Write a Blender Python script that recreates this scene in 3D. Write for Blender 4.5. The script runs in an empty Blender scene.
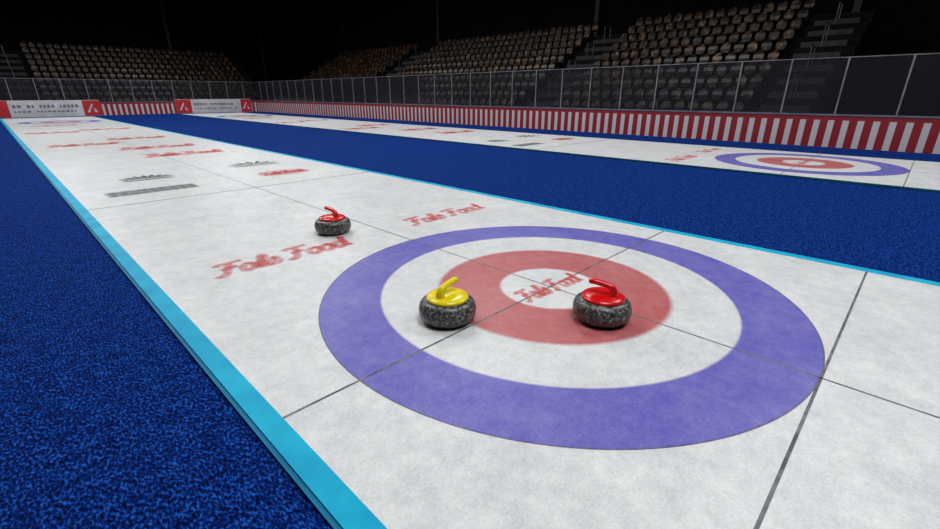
import bpy, bmesh, math, random
from mathutils import Vector
random.seed(7)
sc = bpy.context.scene
sc.view_settings.view_transform = 'Standard'
sc.view_settings.look = 'None'

CX, CY, YAW, PIT, F = -2.9839, -1.9723, .7952, .3616, 451.35
R0, R1, R2, R3, W, HOG = 1.8756, 1.4116, .9488, .4217, 2.3193, 6.2042
cam_d = bpy.data.cameras.new("camera"); cam = bpy.data.objects.new("camera", cam_d)
sc.collection.objects.link(cam); sc.camera = cam
cam_d.sensor_width = 36; cam_d.lens = 36*F/940; cam_d.clip_end = 300
cam.location = (CX, CY, 1.53+.03); cam.rotation_euler = (math.pi/2-PIT, 0, -YAW)

# ------------------------------------------------------------ helpers
def S(c):
    return tuple(((v/255)/12.92 if v/255 <= .04045 else ((v/255+.055)/1.055)**2.4) for v in c)+(1,)
def newmat(name):
    m = bpy.data.materials.new(name); m.use_nodes = True
    nt = m.node_tree; return m, nt, nt.nodes["Principled BSDF"]
def noisemat(name, c1, c2, scale=5, rough=.6, detail=4, bump=0, bscale=None, lo=.35, hi=.65, spec=.5, metal=0, bdist=.01):
    m, nt, b = newmat(name)
    tc = nt.nodes.new("ShaderNodeTexCoord")
    n = nt.nodes.new("ShaderNodeTexNoise"); n.inputs["Scale"].default_value = scale; n.inputs["Detail"].default_value = detail
    cr = nt.nodes.new("ShaderNodeValToRGB")
    cr.color_ramp.elements[0].position = lo; cr.color_ramp.elements[0].color = c1
    cr.color_ramp.elements[1].position = hi; cr.color_ramp.elements[1].color = c2
    nt.links.new(tc.outputs["Object"], n.inputs["Vector"]); nt.links.new(n.outputs["Fac"], cr.inputs["Fac"])
    nt.links.new(cr.outputs["Color"], b.inputs["Base Color"])
    b.inputs["Roughness"].default_value = rough; b.inputs["Specular IOR Level"].default_value = spec
    b.inputs["Metallic"].default_value = metal
    if bump:
        n2 = nt.nodes.new("ShaderNodeTexNoise"); n2.inputs["Scale"].default_value = bscale or scale; n2.inputs["Detail"].default_value = 3
        bp = nt.nodes.new("ShaderNodeBump"); bp.inputs["Strength"].default_value = bump; bp.inputs["Distance"].default_value = bdist
        nt.links.new(tc.outputs["Object"], n2.inputs["Vector"]); nt.links.new(n2.outputs["Fac"], bp.inputs["Height"])
        nt.links.new(bp.outputs["Normal"], b.inputs["Normal"])
    return m
def obj(name, verts, faces, mat=None, parent=None, smooth=False):
    me = bpy.data.meshes.new(name); me.from_pydata([tuple(v) for v in verts], [], faces); me.update()
    o = bpy.data.objects.new(name, me); sc.collection.objects.link(o)
    for m in (mat if isinstance(mat, list) else [mat] if mat else []): me.materials.append(m)
    if parent: o.parent = parent
    if smooth:
        for pl in me.polygons: pl.use_smooth = True
    return o
def empty(name, loc=(0, 0, 0)):
    o = bpy.data.objects.new(name, None); o.location = loc; sc.collection.objects.link(o); return o
class MB:
    def __init__(s): s.v = []; s.f = []; s.mi = []
    def box(s, a, b, mi=0):
        x0, y0, z0 = a; x1, y1, z1 = b; k = len(s.v)
        s.v += [(x0,y0,z0),(x1,y0,z0),(x1,y1,z0),(x0,y1,z0),(x0,y0,z1),(x1,y0,z1),(x1,y1,z1),(x0,y1,z1)]
        s.f += [(k,k+3,k+2,k+1),(k+4,k+5,k+6,k+7),(k,k+1,k+5,k+4),(k+1,k+2,k+6,k+5),(k+2,k+3,k+7,k+6),(k+3,k,k+4,k+7)]
        s.mi += [mi]*6
    def add(s, vs, fs, mi=0):
        k = len(s.v); s.v += vs; s.f += [tuple(i+k for i in f) for f in fs]; s.mi += [mi]*len(fs)
    def make(s, name, mat, parent=None, fn=None, smooth=False):
        v = s.v if fn is None else [fn(*q) for q in s.v]
        o = obj(name, v, s.f, mat, parent, smooth)
        for pl, mi in zip(o.data.polygons, s.mi): pl.material_index = mi
        bm = bmesh.new(); bm.from_mesh(o.data); bmesh.ops.recalc_face_normals(bm, faces=bm.faces); bm.to_mesh(o.data); bm.free()
        return o

# ------------------------------------------------------------ materials
carpet, nt, b = newmat("blue_carpet")
tc = nt.nodes.new("ShaderNodeTexCoord")
mpn = nt.nodes.new("ShaderNodeMapping"); mpn.inputs["Rotation"].default_value = (0, 0, .6); mpn.inputs["Scale"].default_value = (1, .5, 1)
nt.links.new(tc.outputs["Object"], mpn.inputs["Vector"])
n1 = nt.nodes.new("ShaderNodeTexNoise"); n1.inputs["Scale"].default_value = 85; n1.inputs["Detail"].default_value = 3; n1.inputs["Roughness"].default_value = .6
nL = nt.nodes.new("ShaderNodeTexNoise"); nL.inputs["Scale"].default_value = 12; nL.inputs["Detail"].default_value = 5; nL.inputs["Roughness"].default_value = .75
nt.links.new(mpn.outputs[0], n1.inputs["Vector"]); nt.links.new(tc.outputs["Object"], nL.inputs["Vector"])
ad1 = nt.nodes.new("ShaderNodeMath"); ad1.operation = 'MULTIPLY_ADD'; ad1.inputs[1].default_value = .35
sb = nt.nodes.new("ShaderNodeMath"); sb.operation = 'SUBTRACT'; sb.inputs[1].default_value = .175
nt.links.new(nL.outputs["Fac"], ad1.inputs[0]); nt.links.new(n1.outputs["Fac"], ad1.inputs[2]); nt.links.new(ad1.outputs[0], sb.inputs[0])
cr = nt.nodes.new("ShaderNodeValToRGB"); e_ = cr.color_ramp.elements
e_[0].position = .38; e_[0].color = S((0,9,44)); e_[1].position = .67; e_[1].color = S((32,98,196))
q = e_.new(.52); q.color = S((4,36,112))
nt.links.new(sb.outputs[0], cr.inputs["Fac"]); nt.links.new(cr.outputs["Color"], b.inputs["Base Color"])
b.inputs["Roughness"].default_value = .95; b.inputs["Specular IOR Level"].default_value = .05
bp = nt.nodes.new("ShaderNodeBump"); bp.inputs["Strength"].default_value = 1; bp.inputs["Distance"].default_value = .012
nt.links.new(n1.outputs["Fac"], bp.inputs["Height"]); nt.links.new(bp.outputs["Normal"], b.inputs["Normal"])

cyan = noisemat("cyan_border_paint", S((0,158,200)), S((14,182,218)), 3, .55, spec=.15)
cyanside = noisemat("cyan_border_shaded_side", S((0,110,150)), S((4,125,165)), 3, .55, spec=.15)  # same cyan, darkened in the colour as the border's shaded side
teal = noisemat("teal_border_paint", S((4,62,84)), S((8,80,102)), 3, .6, spec=.15)
lineM = noisemat("ice_line_paint", S((78,82,86)), S((125,128,130)), 12, .5, spec=.2)
def ice_nodes(nt):
    tc = nt.nodes.new("ShaderNodeTexCoord")
    def nz(scale, det, ro):
        a = nt.nodes.new("ShaderNodeTexNoise"); a.inputs["Scale"].default_value = scale; a.inputs["Detail"].default_value = det; a.inputs["Roughness"].default_value = ro
        nt.links.new(tc.outputs["Object"], a.inputs["Vector"]); return a
    a = nz(1.8, 9, .75); b = nz(70, 4, .75); c = nz(11, 6, .75)
    m1 = nt.nodes.new("ShaderNodeMath"); m1.operation = 'ADD'; m2 = nt.nodes.new("ShaderNodeMath"); m2.operation = 'ADD'
    h = nt.nodes.new("ShaderNodeMath"); h.operation = 'MULTIPLY'; h.inputs[1].default_value = 1/3
    nt.links.new(a.outputs["Fac"], m1.inputs[0]); nt.links.new(b.outputs["Fac"], m1.inputs[1])
    nt.links.new(m1.outputs[0], m2.inputs[0]); nt.links.new(c.outputs["Fac"], m2.inputs[1]); nt.links.new(m2.outputs[0], h.inputs[0])
    cr = nt.nodes.new("ShaderNodeValToRGB")
    cr.color_ramp.elements[0].position = .36; cr.color_ramp.elements[0].color = S((188,191,192))
    cr.color_ramp.elements[1].position = .62; cr.color_ramp.elements[1].color = S((238,239,239))
    nt.links.new(h.outputs[0], cr.inputs["Fac"])
    return tc, cr, h, b
def ice_bump(nt, b, src):
    bp = nt.nodes.new("ShaderNodeBump"); bp.inputs["Strength"].default_value = .3; bp.inputs["Distance"].default_value = .004
    nt.links.new(src.outputs["Fac"], bp.inputs["Height"]); nt.links.new(bp.outputs["Normal"], b.inputs["Normal"])
iceM, nt, b = newmat("pebbled_ice"); tc, cr, h, fine = ice_nodes(nt)
nt.links.new(cr.outputs["Color"], b.inputs["Base Color"]); b.inputs["Roughness"].default_value = .38; b.inputs["Specular IOR Level"].default_value = .3
ice_bump(nt, b, fine)
houseM, nt, b = newmat("house_rings_paint"); tc, cr, h, fine = ice_nodes(nt)
ln = nt.nodes.new("ShaderNodeVectorMath"); ln.operation = 'LENGTH'; nt.links.new(tc.outputs["Object"], ln.inputs[0])
dv = nt.nodes.new("ShaderNodeMath"); dv.operation = 'DIVIDE'; dv.inputs[1].default_value = 2.0; nt.links.new(ln.outputs["Value"], dv.inputs[0])
def bands(stops):
    r = nt.nodes.new("ShaderNodeValToRGB"); e = r.color_ramp.elements
    e[0].position = stops[0][0]; e[0].color = stops[0][1]; e[1].position = stops[1][0]; e[1].color = stops[1][1]
    for ps, c in stops[2:]:
        q = e.new(ps); q.color = c
    nt.links.new(dv.outputs[0], r.inputs["Fac"]); return r
Rd, Bl, Dk = S((182,66,70)), S((76,68,182)), S((36,32,84))
z0, z1 = (0,0,0,1), (.92,.92,.92,1)
w = .010
col = bands([(0, Rd), ((R2+R1)/4, Rd), ((R2+R1)/4+.01, Bl), (R0/2-.005, Bl), (R0/2-.003, Dk), (1, Dk)])
msk = bands([(0, z0), (R3/2-w*.6, z0), (R3/2+w*.6, z1), (R2/2-w, z1), (R2/2+w, z0), (R1/2-w*.4, z0), (R1/2+w*.4, z1), (1, z1)])
fr = nt.nodes.new("ShaderNodeMapRange"); fr.inputs["From Min"].default_value = .36; fr.inputs["From Max"].default_value = .64
fr.inputs["To Min"].default_value = 1.06; fr.inputs["To Max"].default_value = .82
nt.links.new(h.outputs[0], fr.inputs["Value"])
mm = nt.nodes.new("ShaderNodeMath"); mm.operation = 'MULTIPLY'; mm.use_clamp = True
nt.links.new(msk.outputs["Color"], mm.inputs[0]); nt.links.new(fr.outputs["Result"], mm.inputs[1])
mix = nt.nodes.new("ShaderNodeMix"); mix.data_type = 'RGBA'
nt.links.new(mm.outputs[0], mix.inputs[0]); nt.links.new(cr.outputs["Color"], mix.inputs[6]); nt.links.new(col.outputs["Color"], mix.inputs[7])
nt.links.new(mix.outputs[2], b.inputs["Base Color"]); b.inputs["Roughness"].default_value = .38; b.inputs["Specular IOR Level"].default_value = .3
ice_bump(nt, b, fine)
def faded(name, c, alpha, attr=False):
    m, nt, b = newmat(name)
    b.inputs["Base Color"].default_value = c; b.inputs["Roughness"].default_value = .5; b.inputs["Specular IOR Level"].default_value = .2
    tc = nt.nodes.new("ShaderNodeTexCoord"); n = nt.nodes.new("ShaderNodeTexNoise"); n.inputs["Scale"].default_value = 16; n.inputs["Detail"].default_value = 7
    mr = nt.nodes.new("ShaderNodeMapRange"); mr.inputs["From Min"].default_value = .3; mr.inputs["From Max"].default_value = .7
    mr.inputs["To Min"].default_value = alpha*1.35; mr.inputs["To Max"].default_value = alpha*.6
    nt.links.new(tc.outputs["Object"], n.inputs["Vector"]); nt.links.new(n.outputs["Fac"], mr.inputs["Value"])
    src = mr.outputs["Result"]
    if attr:
        at = nt.nodes.new("ShaderNodeAttribute"); at.attribute_name = "ink"
        mu = nt.nodes.new("ShaderNodeMath"); mu.operation = 'MULTIPLY'
        nt.links.new(at.outputs["Fac"], mu.inputs[0]); nt.links.new(src, mu.inputs[1]); src = mu.outputs[0]
    nt.links.new(src, b.inputs["Alpha"])
    return m
redink = faded("faded_red_ink", S((218,84,84)), .46, True)
pinkink = faded("faded_pink_ink", S((222,96,94)), .36, True)
redink2 = faded("faded_red_emblem_ink", S((215,60,60)), .17)
greyink = faded("faded_grey_ink", S((60,65,70)), .17)
greyink2 = faded("faded_dark_ink", S((40,44,50)), .38)

# ------------------------------------------------------------ lettering
def catmull(pts, n=5):
    P = [pts[0]]+list(pts)+[pts[-1]]; out = []
    for i in range(1, len(P)-2):
        for k in range(n):
            t = k/n; a, b_, c, d = P[i-1], P[i], P[i+1], P[i+2]
            out.append(tuple(.5*((2*b_[j])+(-a[j]+c[j])*t+(2*a[j]-5*b_[j]+4*c[j]-d[j])*t*t+(-a[j]+3*b_[j]-3*c[j]+d[j])*t**3) for j in (0, 1)))
    out.append(tuple(pts[-1])); return out
GL = {
 'F': (.72, [[(.0,.82),(.12,.95),(.4,.98),(.85,1.0)], [(.42,.95),(.35,.5),(.26,.12),(.1,-.03),(-.04,.1)], [(.12,.5),(.4,.54),(.66,.58)]]),
 'a': (.54, [[(.4,.48),(.2,.58),(.05,.34),(.08,.04),(.25,.02),(.4,.22),(.42,.54),(.42,.18),(.5,.02),(.6,.12)]]),
 'l': (.3, [[(.0,.1),(.2,.5),(.3,.9),(.2,1.0),(.12,.7),(.12,.2),(.2,.02),(.34,.12)]]),
 's': (.44, [[(.0,.1),(.2,.5),(.25,.58),(.3,.36),(.32,.14),(.18,0),(.02,.06)]]),
 'o': (.48, [[(.25,.56),(.08,.46),(.03,.24),(.12,.02),(.3,.03),(.42,.26),(.36,.48),(.24,.56),(.5,.48)]]),
 'd': (.62, [[(.4,.46),(.2,.56),(.05,.34),(.08,.05),(.25,.02),(.42,.28),(.52,1.0),(.46,.3),(.5,.03),(.64,.12)]]),
 ' ': (.22, [])}
def lettering(name, x0, y0, width, cap, mat, parent, z=.002, wide=.15, rot=0):
    tot = sum(GL[c][0] for c in "Fals Food"); sx = width/tot
    mb = MB(); ink = []; cur = 0; zi = 0
    prof = [(-1, 0), (-.45, 1), (.45, 1), (1, 0)]
    cr_, sr_ = math.cos(rot), math.sin(rot)
    for ch in "Fals Food":
        wd, strokes = GL[ch]
        for st in strokes:
            zz = z+.00006*zi; zi += 1
            q = [((cur+px_+.22*py_)*sx, py_*cap) for px_, py_ in catmull(st)]
            vs = []; n = len(q)
            for i, (a, b_) in enumerate(q):
                t0 = q[max(0, i-1)]; t1 = q[min(n-1, i+1)]
                dx, dy = t1[0]-t0[0], t1[1]-t0[1]; l = math.hypot(dx, dy) or 1
                nx, ny = -dy/l*wide*cap, dx/l*wide*cap
                for s_, k_ in prof:
                    u, v = a+nx*s_, b_+ny*s_
                    vs.append((x0+u*cr_-v*sr_, y0+u*sr_+v*cr_, zz+.000004*i)); ink.append(k_*(.3 if i in (0, n-1) else 1))
            mb.add(vs, [(i*4+j, (i+1)*4+j, (i+1)*4+j+1, i*4+j+1) for i in range(n-1) for j in range(3)])
        cur += wd
    o = obj(name, mb.v, mb.f, mat, parent)
    at = o.data.attributes.new("ink", 'FLOAT', 'POINT'); at.data.foreach_set("value", ink)
    return o

# ------------------------------------------------------------ sheets
Y0, Y1 = -5.0, 41.5
BW = .115
ICE = .03
def disc(name, r, z, cy, mat, parent):
    n = 160
    v = [(0, 0, 0)]+[(r*math.cos(2*math.pi*i/n), r*math.sin(2*math.pi*i/n), 0) for i in range(n)]
    o = obj(name, v, [(0, i+1, (i+1) % n+1) for i in range(n)], mat, parent); o.location = (0, cy, z); return o
def flat(name, x0, x1, y0, y1, z, mat, parent):
    return obj(name, [(x0, y0, z), (x1, y0, z), (x1, y1, z), (x0, y1, z)], [(0, 1, 2, 3)], mat, parent)
def sheet(X, bmat, smat):
    e = empty("curling_sheet", (X, 0, 0))
    mb = MB(); mb.box((-W, Y0, 0), (W, Y1, ICE)); mb.make("ice_surface", iceM, e)
    z = ICE
    disc("house_rings", R0, z+.0006, 0, houseM, e); disc("house_rings_far", R0, z+.0006, 34.2, houseM, e)
    for nm, y in (("tee_line", 0), ("back_line", -R0), ("hog_line", HOG), ("hog_line_far", 34.2-HOG), ("tee_line_far", 34.2)):
        t = .016 if 'hog' in nm else .008
        flat(nm, -W, W, y-t, y+t, z+.0012, lineM, e)
    flat("centre_line", -.007, .007, Y0, Y1, z+.0012, lineM, e)
    mb = MB()
    for sgn in (-1, 1):
        a, c = sorted((sgn*W, sgn*(W+BW)))
        mb.box((a, Y0-BW, 0), (c, Y1+BW, ICE+.001))
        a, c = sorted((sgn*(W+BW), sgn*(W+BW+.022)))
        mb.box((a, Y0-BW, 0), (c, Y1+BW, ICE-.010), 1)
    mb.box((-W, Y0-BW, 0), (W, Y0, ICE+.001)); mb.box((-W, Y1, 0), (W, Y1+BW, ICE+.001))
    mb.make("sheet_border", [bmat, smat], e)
    zt = z+.0016
    lettering("painted_lettering_a", -1.90, 2.22, 1.36, .34, redink, e, zt)
    lettering("painted_lettering_b", .40, 2.32, 1.30, .30, redink, e, zt)
    lettering("painted_lettering_c", -.37, -.05, .70, .19, redink, e, zt, rot=math.radians(-5))
    for k, (x, y, wd) in enumerate(((-.35, 12.2, 1.8), (-.5, 14.6, 1.9), (-1.9, 17.0, 1.7), (-.2, 18.6, 1.7), (-2.1, 24, 1.7), (-.2, 25, 1.8), (-1.6, 30, 1.8))):
        lettering("painted_lettering_far_%d" % k, x, y, wd, .75, pinkink, e, zt, .2)
    mb = MB()
    for li in range(3):
        kx = .02*li
        mb.add([(-1.97+kx, 6.95+kx, zt+.0002*li), (-.64-kx, 6.95+kx, zt+.0002*li), (-.64-kx, 7.45-kx, zt+.0002*li), (-1.97+kx, 7.45-kx, zt+.0002*li)], [(0, 1, 2, 3)])
    for i in range(9):
        for r_ in range(2):
            x = -1.9+i*.14; y = 7.02+r_*.2
            mb.add([(x, y, zt+.0008), (x+.09, y, zt+.0008), (x+.09, y+.13, zt+.0008), (x, y+.13, zt+.0008)], [(0, 1, 2, 3)])
    obj("painted_sponsor_bar", mb.v, mb.f, greyink, e)
    def fan(nm, cx, cy, r, mat, n=9):
        mb = MB()
        for li in range(2):
            for i in range(n):
                a = math.pi*(i+.5)/n; da = .15
                zz = zt+.0003*li
                mb.add([(cx, cy, zz), (cx+r*.8*math.cos(a-da), cy+r*.7*math.sin(a-da), zz), (cx+r*1.1*math.cos(a), cy+r*1.1*math.sin(a), zz), (cx+r*.8*math.cos(a+da), cy+r*.7*math.sin(a+da), zz)], [(0, 1, 2, 3)])
            mb.add([(cx-r, cy-.2, zt), (cx+r, cy-.2, zt), (cx+r*.8, cy-.06, zt), (cx-r*.8, cy-.06, zt)], [(0, 1, 2, 3)])
        obj(nm, mb.v, mb.f, mat, e)
    fan("painted_emblem_a", -1.1, 8.6, .45, greyink2); fan("painted_emblem_b", 1.1, 9.0, .55, greyink2, 7)
    mb = MB()
    n = 24
    for li, (rr, xx, yy) in enumerate(((.44, 1.08, 7.45), (.30, .9, 7.45), (.30, 1.26, 7.45))):
        mb.add([(xx+rr*1.2*math.cos(6.2832*i/n), yy+rr*.9*math.sin(6.2832*i/n), zt+.0003*li) for i in range(n)], [tuple(range(n))])
    obj("painted_emblem_c", mb.v, mb.f, redink2, e)
    lettering("painted_lettering_emblem", .62, 7.3, .85, .34, redink, e, zt+.001, .14)
    return e
s1 = sheet(0, cyan, cyanside); X2 = 10.35; s2 = sheet(X2, teal, teal)

# ------------------------------------------------------------ room shell
WX0, WX1, WY0, WY1, CH = -14, 28, -16, 60, 13
mb = MB(); mb.box((WX0, WY0, -.2), (WX1, WY1, 0)); mb.make("floor", carpet)
dark = noisemat("dark_wall_paint", S((7,8,10)), S((14,15,17)), 2, .9, spec=.1)
darker = noisemat("dark_ceiling_paint", S((5,6,7)), S((9,10,11)), 2, .9, spec=.05)
for nm, a, b_ in (("wall_right", (WX1, WY0, 0), (WX1+.3, WY1, CH)), ("wall_left", (WX0-.3, WY0, 0), (WX0, WY1, CH)),
                  ("wall_back", (WX0, WY1, 0), (WX1, WY1+.3, CH)), ("wall_front", (WX0, WY0-.3, 0), (WX1, WY0, CH)),
                  ("ceiling", (WX0, WY0, CH), (WX1, WY1, CH+.3))):
    mb = MB(); mb.box(a, b_); mb.make(nm, darker if nm == "ceiling" else dark)
trussM = noisemat("dark_steel", S((20,21,24)), S((28,29,32)), 2, .6)
mb = MB()
for y in range(-10, 60, 8):
    mb.box((WX0, y-.1, CH-1.0), (WX1, y+.1, CH-.85)); mb.box((WX0, y-.1, CH-.15), (WX1, y+.1, CH))
    x = WX0
    while x < WX1-.5: mb.box((x, y-.05, CH-.9), (x+.1, y+.05, CH-.1)); x += 1.4
mb.make("roof_truss", trussM)
for k, (x, y) in enumerate(((WX1-.35, 2), (WX1-.35, 16), (WX1-.35, 32), (WX1-.35, 48))):
    mb = MB(); mb.box((x-.15, y-.15, 0), (x+.15, y+.15, CH)); mb.box((x-.25, y-.25, 0), (x+.25, y+.25, .3)); mb.make("steel_column", trussM)
for x in (13, 23):
    mb = MB(); mb.box((x-.15, WY1-.5, 0), (x+.15, WY1-.2, CH)); mb.box((x-.25, WY1-.6, 0), (x+.25, WY1-.1, .3)); mb.make("steel_column", trussM)

# ------------------------------------------------------------ stands
concrete = noisemat("dark_concrete", S((15,15,16)), S((24,23,23)), 4, .9, spec=.1)
stairM = noisemat("stair_concrete", S((44,44,46)), S((60,60,62)), 4, .9)
seatM, nt, b = newmat("brown_seat_plastic_painted_highlights")
tc = nt.nodes.new("ShaderNodeTexCoord")
vo = nt.nodes.new("ShaderNodeTexNoise"); vo.inputs["Scale"].default_value = 3.2; vo.inputs["Detail"].default_value = 4; vo.inputs["Roughness"].default_value = .8
cr = nt.nodes.new("ShaderNodeValToRGB"); e_ = cr.color_ramp.elements
e_[0].position = .42; e_[0].color = S((20,15,12)); e_[1].position = .67; e_[1].color = S((146,112,76))  # tan highlights and the dark between seats are put into this noise colour
q = e_.new(.54); q.color = S((54,40,29))
nt.links.new(tc.outputs["Object"], vo.inputs["Vector"]); nt.links.new(vo.outputs["Fac"], cr.inputs["Fac"]); nt.links.new(cr.outputs["Color"], b.inputs["Base Color"])
b.inputs["Roughness"].default_value = .38
railM = noisemat("painted_rail", S((60,60,64)), S((84,84,88)), 3, .4, metal=.3)
def seat(mb, u, v, z, mi=0):
    w = .205
    mb.add([(u-w*.9, v, z+.40), (u+w*.9, v, z+.40), (u+w, v+.4, z+.37), (u-w, v+.4, z+.37), (u-w*.8, v-.01, z+.45), (u+w*.8, v-.01, z+.45), (u+w, v+.4, z+.43), (u-w, v+.4, z+.43)],
           [(0,3,2,1),(4,5,6,7),(0,1,5,4),(1,2,6,5),(2,3,7,6),(3,0,4,7)], mi)
    prof = [(-w*.75, .45), (-w, .62), (-w*.9, .76), (-w*.5, .86), (0, .89), (w*.5, .86), (w*.9, .76), (w, .62), (w*.75, .45)]
    fr_ = []; bk = []
    for x, h in prof:
        lean = (h-.42)*.22; c = -.09*(abs(x)/w)**2
        fr_.append((u+x, v+.36+lean+c, z+h)); bk.append((u+x, v+.42+lean+c, z+h))
    n = len(prof)
    mb.add(fr_+bk, [(0, 1, 7, 8), (1, 2, 6, 7), (2, 3, 5, 6), (3, 4, 5), (n+8, n+7, n+1, n), (n+7, n+6, n+2, n+1), (n+6, n+5, n+3, n+2), (n+5, n+4, n+3)]+[(i, n+i, n+i+1, i+1) for i in range(n-1)]+[(n-1, 2*n-1, n, 0)], mi)
    mb.add([(u-.03, v+.15, z), (u+.03, v+.15, z), (u+.03, v+.25, z), (u-.03, v+.25, z), (u-.03, v+.15, z+.4), (u+.03, v+.15, z+.4), (u+.03, v+.25, z+.4), (u-.03, v+.25, z+.4)],
           [(0,1,5,4),(1,2,6,5),(2,3,7,6),(3,0,4,7)], 1)
NR, RUN, RISE, HB = 10, .9, .5, .4
def stand(fn, blocks, u0, u1, extra=()):
    e = empty("grandstand")
    mb = MB()
    for i in range(NR):
        mb.box((u0, i*RUN, 0), (u1, (i+1)*RUN, HB+i*RISE))
    aisles = list(extra)
    for (a, b_), (c, d) in zip(blocks[:-1], blocks[1:]): aisles.append((b_, c))
    mb.make("stand_steps", concrete, e, fn)
    mb = MB()
    for a, b_ in aisles:
        for i in range(1, NR): mb.box((a+.3, i*RUN-.42, HB+(i-1)*RISE), (b_-.3, i*RUN, HB+(i-.5)*RISE))
        for i in range(0, NR): mb.box((a+.3, i*RUN+.002, HB+i*RISE), (b_-.3, i*RUN+.46, HB+i*RISE+.01))
    mb.make("aisle_stairs", stairM, e, fn)
    mb = MB()
    for a, b_ in aisles:
        m = (a+b_)/2
        for i in range(0, NR, 2):
            z = HB+i*RISE
            mb.box((m-.02, i*RUN+.2, z), (m+.02, i*RUN+.24, z+.95)); mb.box((m-.02, i*RUN+.86, z), (m+.02, i*RUN+.9, z+.95)); mb.box((m-.02, i*RUN+.2, z+.91), (m+.02, i*RUN+.9, z+.95))
    mb.make("aisle_rails", railM, e, fn)
    mb = MB()
    for a, b_ in blocks:
        n = int((b_-a)/.54)
        for i in range(NR):
            for k in range(n): seat(mb, a+.27+k*(b_-a)/n, i*RUN+.3, HB+i*RISE)
    mb.make("seat_rows", [seatM, concrete], e, fn)
    return e
SX, SY = 16.8, 46.4
stand(lambda u, v, z: (SX+v, u, z), [(3.3, 12.2), (14.6, 29.8), (32.6, 45.8)], 1.0, 46.2, [(1.1, 3.3)])
stand(lambda u, v, z: (u, SY+v, z), [(-12.5, -1.8), (.5, 17.0)], -13, 18.0)

# ------------------------------------------------------------ rink boards + glass
def stripes(name, axis):
    m, nt, b = newmat(name)
    tc = nt.nodes.new("ShaderNodeTexCoord"); sp = nt.nodes.new("ShaderNodeSeparateXYZ")
    nt.links.new(tc.outputs["Object"], sp.inputs[0])
    m1 = nt.nodes.new("ShaderNodeMath"); m1.operation = 'DIVIDE'; m1.inputs[1].default_value = .36
    m2 = nt.nodes.new("ShaderNodeMath"); m2.operation = 'FRACT'
    m3 = nt.nodes.new("ShaderNodeMath"); m3.operation = 'GREATER_THAN'; m3.inputs[1].default_value = .56
    nt.links.new(sp.outputs[axis], m1.inputs[0]); nt.links.new(m1.outputs[0], m2.inputs[0]); nt.links.new(m2.outputs[0], m3.inputs[0])
    lt = nt.nodes.new("ShaderNodeMath"); lt.operation = 'LESS_THAN'; lt.inputs[1].default_value = .80
    nt.links.new(sp.outputs[2], lt.inputs[0])
    ml = nt.nodes.new("ShaderNodeMath"); ml.operation = 'MULTIPLY'; nt.links.new(lt.outputs[0], ml.inputs[0]); nt.links.new(m3.outputs[0], ml.inputs[1])
    mx = nt.nodes.new("ShaderNodeMix"); mx.data_type = 'RGBA'
    mx.inputs[6].default_value = S((138,24,34)); mx.inputs[7].default_value = S((196,190,192))
    nt.links.new(ml.outputs[0], mx.inputs[0]); nt.links.new(mx.outputs[2], b.inputs["Base Color"]); b.inputs["Roughness"].default_value = .5
    return m
stY, stX = stripes("striped_banner_side", 1), stripes("striped_banner_end", 0)
navy = noisemat("board_cap_plastic", S((90,90,110)), S((110,110,130)), 3, .5)
white = noisemat("white_banner", S((190,190,190)), S((215,215,215)), 1.5, .5)
redp = noisemat("red_banner", S((180,30,34)), S((200,40,42)), 2, .5)
inkp = noisemat("banner_ink", S((90,90,100)), S((130,130,140)), 9, .6)
glassM, nt, b = newmat("rink_glass")
nt.nodes.remove(b); out = nt.nodes["Material Output"]
tr = nt.nodes.new("ShaderNodeBsdfTransparent"); tr.inputs[0].default_value = (.62, .62, .66, 1)
gl = nt.nodes.new("ShaderNodeBsdfGlossy"); gl.inputs["Roughness"].default_value = .12
df = nt.nodes.new("ShaderNodeBsdfDiffuse"); df.inputs[0].default_value = (.35, .36, .4, 1)
fz = nt.nodes.new("ShaderNodeFresnel"); fz.inputs["IOR"].default_value = 1.3
ms = nt.nodes.new("ShaderNodeMixShader"); m0 = nt.nodes.new("ShaderNodeMixShader"); m0.inputs[0].default_value = .035
nt.links.new(tr.outputs[0], m0.inputs[1]); nt.links.new(df.outputs[0], m0.inputs[2])
nt.links.new(fz.outputs[0], ms.inputs[0]); nt.links.new(m0.outputs[0], ms.inputs[1]); nt.links.new(gl.outputs[0], ms.inputs[2]); nt.links.new(ms.outputs[0], out.inputs[0])
BX, BY, BHt, GT = 15.2, 44.0, .98, 2.56
steel = noisemat("post_aluminium", S((120,120,126)), S((155,155,160)), 3, .35, metal=.4)
e = empty("rink_barrier")
mb = MB(); mb.box((BX, -12, 0), (BX+.12, BY, BHt-.05)); mb.make("striped_board", stY, e)
mb = MB(); mb.box((BX-.02, -12, BHt-.05), (BX+.14, BY+.14, BHt)); mb.make("board_cap", navy, e)
mb = MB(); mb.box((BX+.05, -12, BHt), (BX+.062, BY, GT)); mb.make("glass_panels", glassM, e)
mb = MB(); t = .25-1.42*8
while t < BY:
    mb.box((BX+.03, t-.02, BHt), (BX+.09, t+.02, GT)); t += 1.42
mb.box((BX+.04, -12, GT), (BX+.075, BY, GT+.022)); mb.make("glass_posts", steel, e)
e = empty("rink_barrier")
mb = MB(); mb.box((-13, BY, 0), (BX-.03, BY+.12, BHt-.05)); mb.make("striped_board", stX, e)
mb = MB(); mb.box((-13, BY-.02, BHt-.05), (BX-.03, BY+.14, BHt)); mb.make("board_cap", navy, e)
mb = MB(); mb.box((-13, BY+.05, BHt), (BX-.03, BY+.062, GT)); mb.make("glass_panels", glassM, e)
mb = MB(); t = -12.8
while t < BX:
    mb.box((t-.02, BY+.03, BHt), (t+.02, BY+.09, GT)); t += 1.42
mb.box((-13, BY+.04, GT), (BX-.03, BY+.075, GT+.022)); mb.make("glass_posts", steel, e)
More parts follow.
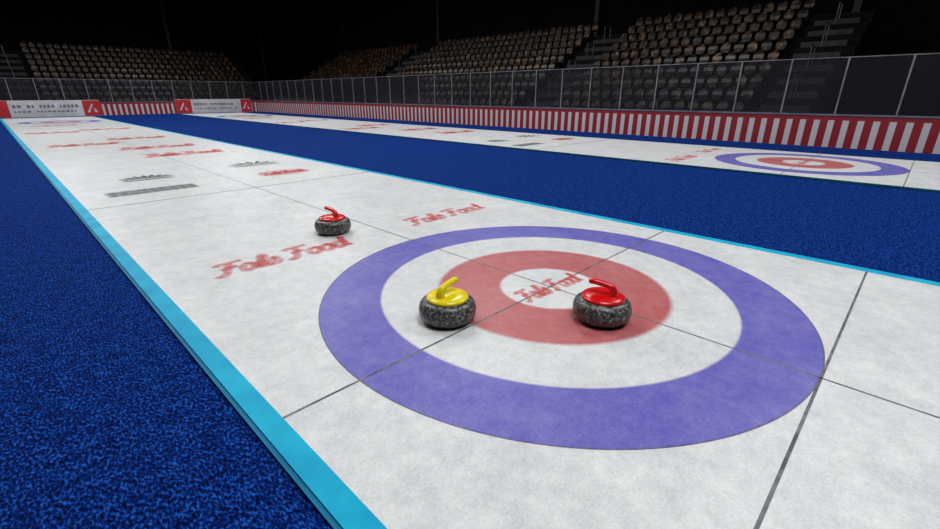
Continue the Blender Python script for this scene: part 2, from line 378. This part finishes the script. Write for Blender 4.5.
def ad(x0, x1, reds):
    e = empty("advertising_board", (x0, BY-.12, 0))
    mb = MB(); mb.box((0, 0, 0), (x1-x0, .06, 1.12)); mb.make("panel", white, e)
    for k, (a, b_) in enumerate(reds):
        mb = MB(); mb.box((a-x0, -.01, .02), (b_-x0, 0, 1.10)); mb.make("red_logo_field_%d" % k, redp, e)
        c = (a+b_)/2-x0
        obj("logo_mark_%d" % k, [(c-.35, -.015, .25), (c-.2, -.015, .25), (c+.1, -.015, .85), (c, -.015, .85), (c+.1, -.015, .25), (c+.3, -.015, .25), (c+.1, -.015, .6)], [(0, 1, 2, 3), (4, 5, 6)], white, e)
    mb = MB(); lo_ = min([r[1] for r in reds if r[1] < (x0+x1)/2] or [x0])-x0+.2; hi_ = max([r[0] for r in reds if r[0] > (x0+x1)/2] or [x1])-x0-.2
    for row, (z, hh) in enumerate(((.62, .2), (.32, .1))):
        x = lo_
        while x < hi_-.2:
            wl = random.uniform(.1, .2); mb.box((x, -.008, z), (x+wl, 0, z+hh)); x += wl+(.08 if random.random() > .2 else .3)
    mb.make("printed_text", inkp, e)
ad(-9.2, -6.3, [(-7.4, -6.3)]); ad(-3.6, 3.37, [(-3.6, -1.75), (2.29, 3.37)]); ad(8.4, 14.6, [(8.4, 9.6), (13.7, 14.6)])

# ------------------------------------------------------------ stones
granite, nt, b = newmat("speckled_granite")
tc = nt.nodes.new("ShaderNodeTexCoord")
n1 = nt.nodes.new("ShaderNodeTexNoise"); n1.inputs["Scale"].default_value = 48; n1.inputs["Detail"].default_value = 6; n1.inputs["Roughness"].default_value = .85
cr = nt.nodes.new("ShaderNodeValToRGB"); e_ = cr.color_ramp.elements
e_[0].position = .44; e_[0].color = S((28,29,29)); e_[1].position = .64; e_[1].color = S((200,199,188))
q = e_.new(.54); q.color = S((84,85,82))
nt.links.new(tc.outputs["Object"], n1.inputs["Vector"]); nt.links.new(n1.outputs["Fac"], cr.inputs["Fac"]); nt.links.new(cr.outputs["Color"], b.inputs["Base Color"])
b.inputs["Roughness"].default_value = .35
def plastic(name, c):
    m, nt, b = newmat(name); b.inputs["Base Color"].default_value = c; b.inputs["Roughness"].default_value = .25
    return m
yel, red = plastic("yellow_plastic", S((240,218,8))), plastic("red_plastic", S((220,12,18)))
def lathe(name, prof, mat, parent, n=64):
    v = []
    for r, z in prof:
        v += [(r*math.cos(2*math.pi*i/n), r*math.sin(2*math.pi*i/n), z) for i in range(n)]
    f = []
    for k in range(len(prof)-1):
        for i in range(n):
            j = (i+1) % n; f.append((k*n+i, k*n+j, (k+1)*n+j, (k+1)*n+i))
    f.append(tuple(range(n-1, -1, -1))); f.append(tuple((len(prof)-1)*n+i for i in range(n)))
    return obj(name, v, f, mat, parent, True)
def stone(x, y, mat, ang):
    e = empty("curling_stone", (x, y, ICE+.004)); e.rotation_euler = (0, 0, ang)
    R, H = .207, .165
    prof = [(.085, 0), (.1, 0)]
    n = 20
    for i in range(n+1):
        a = -math.pi/2+math.pi*i/n
        ca, sa = math.cos(a), math.sin(a)
        prof.append((.12+(R-.12)*abs(ca)**.75, H/2+H/2*(abs(sa)**.9)*(1 if sa > 0 else -1)))
    lathe("granite_body", prof, granite, e)
    lathe("handle_base", [(.142, H-.006), (.15, H-.002), (.152, H+.008), (.145, H+.018), (.12, H+.026), (.08, H+.031), (.03, H+.034), (.002, H+.034)], mat, e, 48)
    path = [(-.072, 0, H+.015), (-.074, 0, H+.05), (-.056, 0, H+.082), (-.02, 0, H+.098), (.03, 0, H+.106), (.072, 0, H+.111), (.098, 0, H+.108)]
    rad = [.038, .029, .025, .023, .023, .024, .021]
    P = [Vector(q) for q in path]; mbv = []; f = []; m = 16; pts = []; rr = []
    for i in range(len(P)-1):
        for k in range(4):
            t = k/4; a = P[max(0, i-1)]; b_ = P[i]; c = P[i+1]; d = P[min(len(P)-1, i+2)]
            pts.append(.5*((2*b_)+(-a+c)*t+(2*a-5*b_+4*c-d)*t*t+(-a+3*b_-3*c+d)*t**3)); rr.append(rad[i]*(1-t)+rad[i+1]*t)
    pts.append(P[-1]); rr.append(rad[-1]); pts.append(P[-1]+Vector((.012, 0, -.001))); rr.append(.012)
    for i, q in enumerate(pts):
        t = (pts[min(i+1, len(pts)-1)]-pts[max(0, i-1)]).normalized(); side = Vector((0, 1, 0)); up = t.cross(side)
        for k in range(m):
            a = 2*math.pi*k/m; mbv.append(q+side*math.cos(a)*rr[i]*1.1+up*math.sin(a)*rr[i]*.9)
    for i in range(len(pts)-1):
        for k in range(m): f.append((i*m+k, i*m+(k+1) % m, (i+1)*m+(k+1) % m, (i+1)*m+k))
    f.append(tuple(range(m))); f.append(tuple((len(pts)-1)*m+k for k in range(m)))
    obj("handle_grip", mbv, f, mat, e, True)
stone(-1.004, .196, yel, math.radians(5)); stone(-.220, -.595, red, math.radians(108)); stone(-.450, 2.77, red, math.radians(100))

# ------------------------------------------------------------ lights
def area(x, y, z, sx, sy, pw, col=(.985, .99, 1)):
    l = bpy.data.lights.new("ceiling_light", 'AREA'); l.shape = 'RECTANGLE'; l.size = sx; l.size_y = sy; l.energy = pw; l.color = col
    o = bpy.data.objects.new("ceiling_light", l); o.location = (x, y, z); sc.collection.objects.link(o)
for x in (-1, 10):
    for y in (-3, 10, 24, 38): area(x, y, 11, 4, 5, 760)
wd = bpy.data.worlds.new("world"); sc.world = wd; wd.use_nodes = True
wd.node_tree.nodes["Background"].inputs[0].default_value = (.05, .055, .06, 1); wd.node_tree.nodes["Background"].inputs[1].default_value = .5
